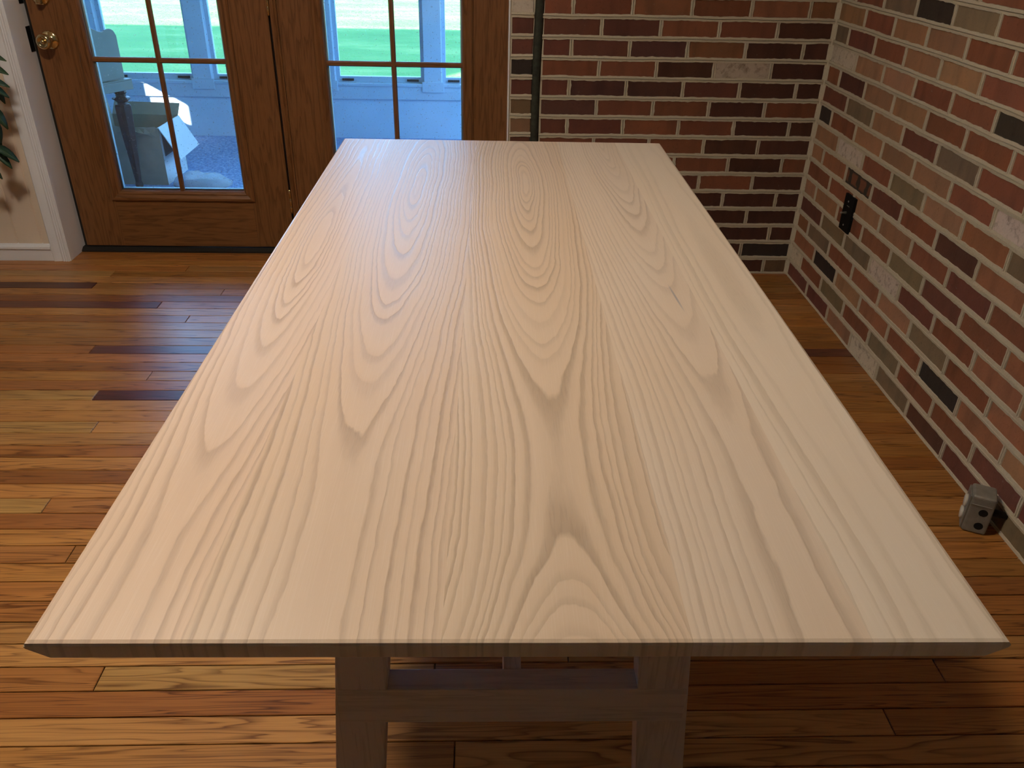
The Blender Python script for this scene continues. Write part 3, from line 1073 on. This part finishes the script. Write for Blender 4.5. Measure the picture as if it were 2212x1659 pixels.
# ---- carved-leg side desk
d = Vector((-.498, -.867, 0))           # along the front apron, towards the door
nrm = Vector((.867, -.498, 0))          # outward face
D0 = Vector((-1.655, 4.115, 0))         # visible front corner
dk = empty('writing_desk', D0 + d * .33 - nrm * .25 + Vector((0, 0, P0)), math.atan2(d.y, d.x))
# local frame: x along d, y = left of d = perpendicular
side = Vector((-d.y, d.x, 0))
sg = 1 if side.dot(nrm) > 0 else -1
LZ = .524
ap = MB().box(-.33, .33, -.25, .25, LZ - .042, LZ).build('apron', 'desk_paint', dk, bevel=.003)
MB().box(-.33, .33, -.25, .25, LZ, LZ + .006).build('top_board', 'desk_paint', dk, bevel=.002)
GAL = [(0, .185), (.025, .214), (.05, .216), (.11, .207), (.26, .242), (.5, .250)]
pts = [(-.315, 0)]
for i in range(61):
    t = i / 60
    x = -.315 + .63 * t
    q = min(t, 1 - t)
    for (qa, za), (qb, zb_) in zip(GAL[:-1], GAL[1:]):
        if qa <= q <= qb:
            f_ = (q - qa) / (qb - qa)
            zz = za + (zb_ - za) * (f_ * f_ * (3 - 2 * f_))
            break
    pts.append((x, zz))
pts.append((.315, 0))
y_ = sg * .215
MB().loft([[(px, y_ - .008, LZ + .008 + pz) for px, pz in pts], [(px, y_ + .008, LZ + .008 + pz) for px, pz in pts]]).build('gallery_board', 'desk_paint', dk, bevel=.003)
for sx in (-1, 1):
    for sy in (-1, 1):
        px, py = sx * .285, sy * .205
        zt = LZ - .042
        lg = MB()
        lg.lathe((px, py, zt), (0, 0, -1), [(0, .001), (0, .026), (.012, .030), (.020, .023), (.030, .024), (.036, .040), (.042, .042), (.050, .030), (.058, .022), (.066, .024), (.070, .001)], 8)
        hd = lg.build('leg_turning', 'carved_walnut', dk, smooth=False)
        rr = [(.066, .027), (.075, .031), (.15, .029), (.20, .027), (.36, .017), (zt - .04, .0125)]
        MB().loft([[(px + a * r, py + b * r, zt - h) for a, b in ((-1, -.6), (-.6, -1), (.6, -1), (1, -.6), (1, .6), (.6, 1), (-.6, 1), (-1, .6))] for h, r in rr]).build('leg', 'walnut', dk)
        # carved leaf ornament on the upper part of the leg
        cv = MB()
        for k in range(5):
            zz = zt - .085 - k * .026
            for q in range(4):
                a = q * math.pi / 2 + (.25 if k % 2 else -.25)
                r = .026 - k * .001
                c = Vector((px + math.cos(a) * r, py + math.sin(a) * r, zz))
                cv.lathe(c - Vector((0, 0, .012)), (0, 0, 1), [(0, .0005), (.006, .005), (.012, .007), (.018, .005), (.024, .0005)], 6)
        cv.build('leg_carving', 'carved_walnut', dk, smooth=True)
        MB().lathe((px, py, zt - (zt - .045)), (0, 0, -1), [(0, .011), (.008, .017), (.020, .019), (.034, .015), (.044, .008), (.045, .0005)], 12).build('foot', 'walnut', dk, smooth=True)
tag(dk, 'grey-painted desk with scalloped gallery board and dark carved leg on the porch', 'desk')

# ---- open cardboard box
bx = empty('cardboard_box', (-1.775, 4.335, P0), math.radians(-2))
w2, d2_, hh, tk = .175, .145, .285, .005
MB().box(-w2, w2, -d2_, -d2_ + tk, 0, hh).build('front_panel', 'cardboard', bx)
MB().box(-w2, w2, d2_ - tk, d2_, 0, hh).build('back_panel', 'cardboard', bx)
MB().box(-w2, -w2 + tk, -d2_ + tk, d2_ - tk, 0, hh).build('side_panel', 'cardboard', bx)
MB().box(w2 - tk, w2, -d2_ + tk, d2_ - tk, 0, hh).build('side_panel', 'box_white', bx)
MB().box(-w2 + tk, w2 - tk, -d2_ + tk, d2_ - tk, 0, .006).build('bottom_panel', 'cardboard', bx)


def flap(p, q, v, mat, name='flap'):
    p, q, v = Vector(p), Vector(q), Vector(v)
    nn = (q - p).cross(v).normalized() * .002
    MB().loft([[p - nn, q - nn, q + v * .98 - nn, p + v * 1.02 - nn], [p + nn, q + nn, q + v * .98 + nn, p + v * 1.02 + nn]]).build(name, mat, bx)


flap((w2, -d2_ + .003, hh), (w2, d2_ - .003, hh), (.085, -.004, -.150), 'box_white')
flap((-w2 + .004, d2_, hh), (w2 - .004, d2_, hh), (.004, .040, .055), 'cardboard')
flap((-w2, d2_ - .003, hh), (-w2, -d2_ + .003, hh), (-.012, 0, .10), 'cardboard')
# crumpled front flap hanging over the front edge, torn at one side
MB().loft([[(-.165 + .33 * t, -d2_ - .003 - .004 * math.sin(t * 9), hh + .004 + .006 * math.sin(t * 7)) for t in [i / 12 for i in range(13)]],
           [(-.165 + .33 * t, -d2_ - .016 - .006 * math.sin(t * 11), hh - .016 + .010 * math.sin(t * 13)) for t in [i / 12 for i in range(13)]],
           [(-.165 + .33 * t, -d2_ - .010, hh - .038 - (.10 if t < .3 else .0) * (1 - t / .3 * .55) + .006 * math.sin(t * 17)) for t in [i / 12 for i in range(13)]]],
          cap=False, closed=False).build('torn_flap', 'cardboard', bx)
for k in range(4):
    MB().box(-.150 + k * .013, -.144 + k * .013, -d2_ - .016 - .001 * k, -d2_ - .012, hh - .165 - .01 * k, hh - .035).build('paper_strip', 'paper', bx)
MB().box(w2 + .001, w2 + .0025, -.120, .040, hh - .145, hh - .02).build('dark_print', 'box_dark', bx)
tag(bx, 'open cardboard box with a white side flap folded out on the porch carpet', 'box')

# ---- clear plastic bag
bgm = MB()
rings = []
for i in range(11):
    t = i / 10
    ring = []
    for k in range(28):
        a = 2 * math.pi * k / 28
        r = math.cos(t * math.pi / 2) ** .6
        x = .150 * r * math.cos(a)
        y = .10 * r * math.sin(a)
        z = .050 * math.sin(t * math.pi / 2) * (1 - .35 * (x / .15))
        nn = mnoise.noise(Vector((x * 28, y * 28, z * 30)))
        ring.append((x + nn * .010, y + nn * .010, max(0, z + nn * .012 * (t > 0))))
    rings.append(ring)
bgm.loft(rings)
pb = bgm.build('plastic_bag', 'bag_plastic', smooth=True, loc=(-1.435, 4.205, P0))
tag(pb, 'crumpled clear plastic bag lying on the blue porch carpet', 'bag')

# ================================================================== OUTDOORS
g = MB()
NX, NYY = 60, 50
for j in range(NYY + 1):
    for i in range(NX + 1):
        x = -40 + 70 * i / NX
        y = 5.4 + 55 * (j / NYY) ** 1.6
        g.v.append((x, y, -.5 + .03 * mnoise.noise(Vector((x * .12, y * .12, 0)))))
for j in range(NYY):
    for i in range(NX):
        a = j * (NX + 1) + i
        g.f.append((a, a + 1, a + NX + 2, a + NX + 1))
tag(g.build('lawn', 'lawn', smooth=True), 'green lawn beyond the porch, shaded nearby and sunlit farther off', 'grass', kind='stuff')
gr = MB().quad((-40, -30, -.55), (30, -30, -.55), (30, 5.6, -.55), (-40, 5.6, -.55)).build('ground', 'lawn')
struct(gr)

# unseen house added off to the side to cast shade on the near lawn
nb = empty('added_shade_house', (-17.5, 8.6, -.46))
MB().box(-8, 9.5, -3, 0, 0, 4.2).build('wall', 'siding', nb)
MB().loft([[(x, -3.3, 4.1), (x, -1.0, 5.75), (x, .3, 4.1)] for x in (-8.3, 9.8)]).build('roof', 'shingle', nb)
for x in (-5, -1, 3, 7):
    MB().box(x - .5, x + .5, -3.03, -2.99, 1.2, 2.6).build('window', 'dark_bronze', nb)
tag(nb, 'unseen pale sided house with a dark shingle roof, added to shade the lawn', 'house')

# ================================================================== CEILING LAMP
def ceiling_lamp(x, y, label, watts, size=.30, grp=None):
    cl = empty('ceiling_lamp', (x, y, ROOM_H))
    MB().lathe((0, 0, 0), (0, 0, -1), [(0, .001), (0, .10), (.012, .10), (.020, .085), (.020, .001)], 28).build('canopy', 'brass', cl, smooth=False)
    MB().lathe((0, 0, -.018), (0, 0, -1), [(0, .13), (.02, .135), (.05, .12), (.075, .08), (.085, .001)], 28).build('glass_shade', 'lamp_glass', cl, smooth=True)
    tag(cl, label, 'lamp', grp)
    ld = bpy.data.lights.new('lamp_bulb', 'AREA')
    ld.shape = 'DISK'
    ld.size = size
    ld.energy = watts
    ld.color = (1.0, .87, .71)
    lo = bpy.data.objects.new('lamp_bulb', ld)
    COL.objects.link(lo)
    lo.parent = cl
    lo.location = (0, 0, -.115)
    return cl


ceiling_lamp(-.74, 1.18, 'round frosted ceiling lamp above the dining table', 34)
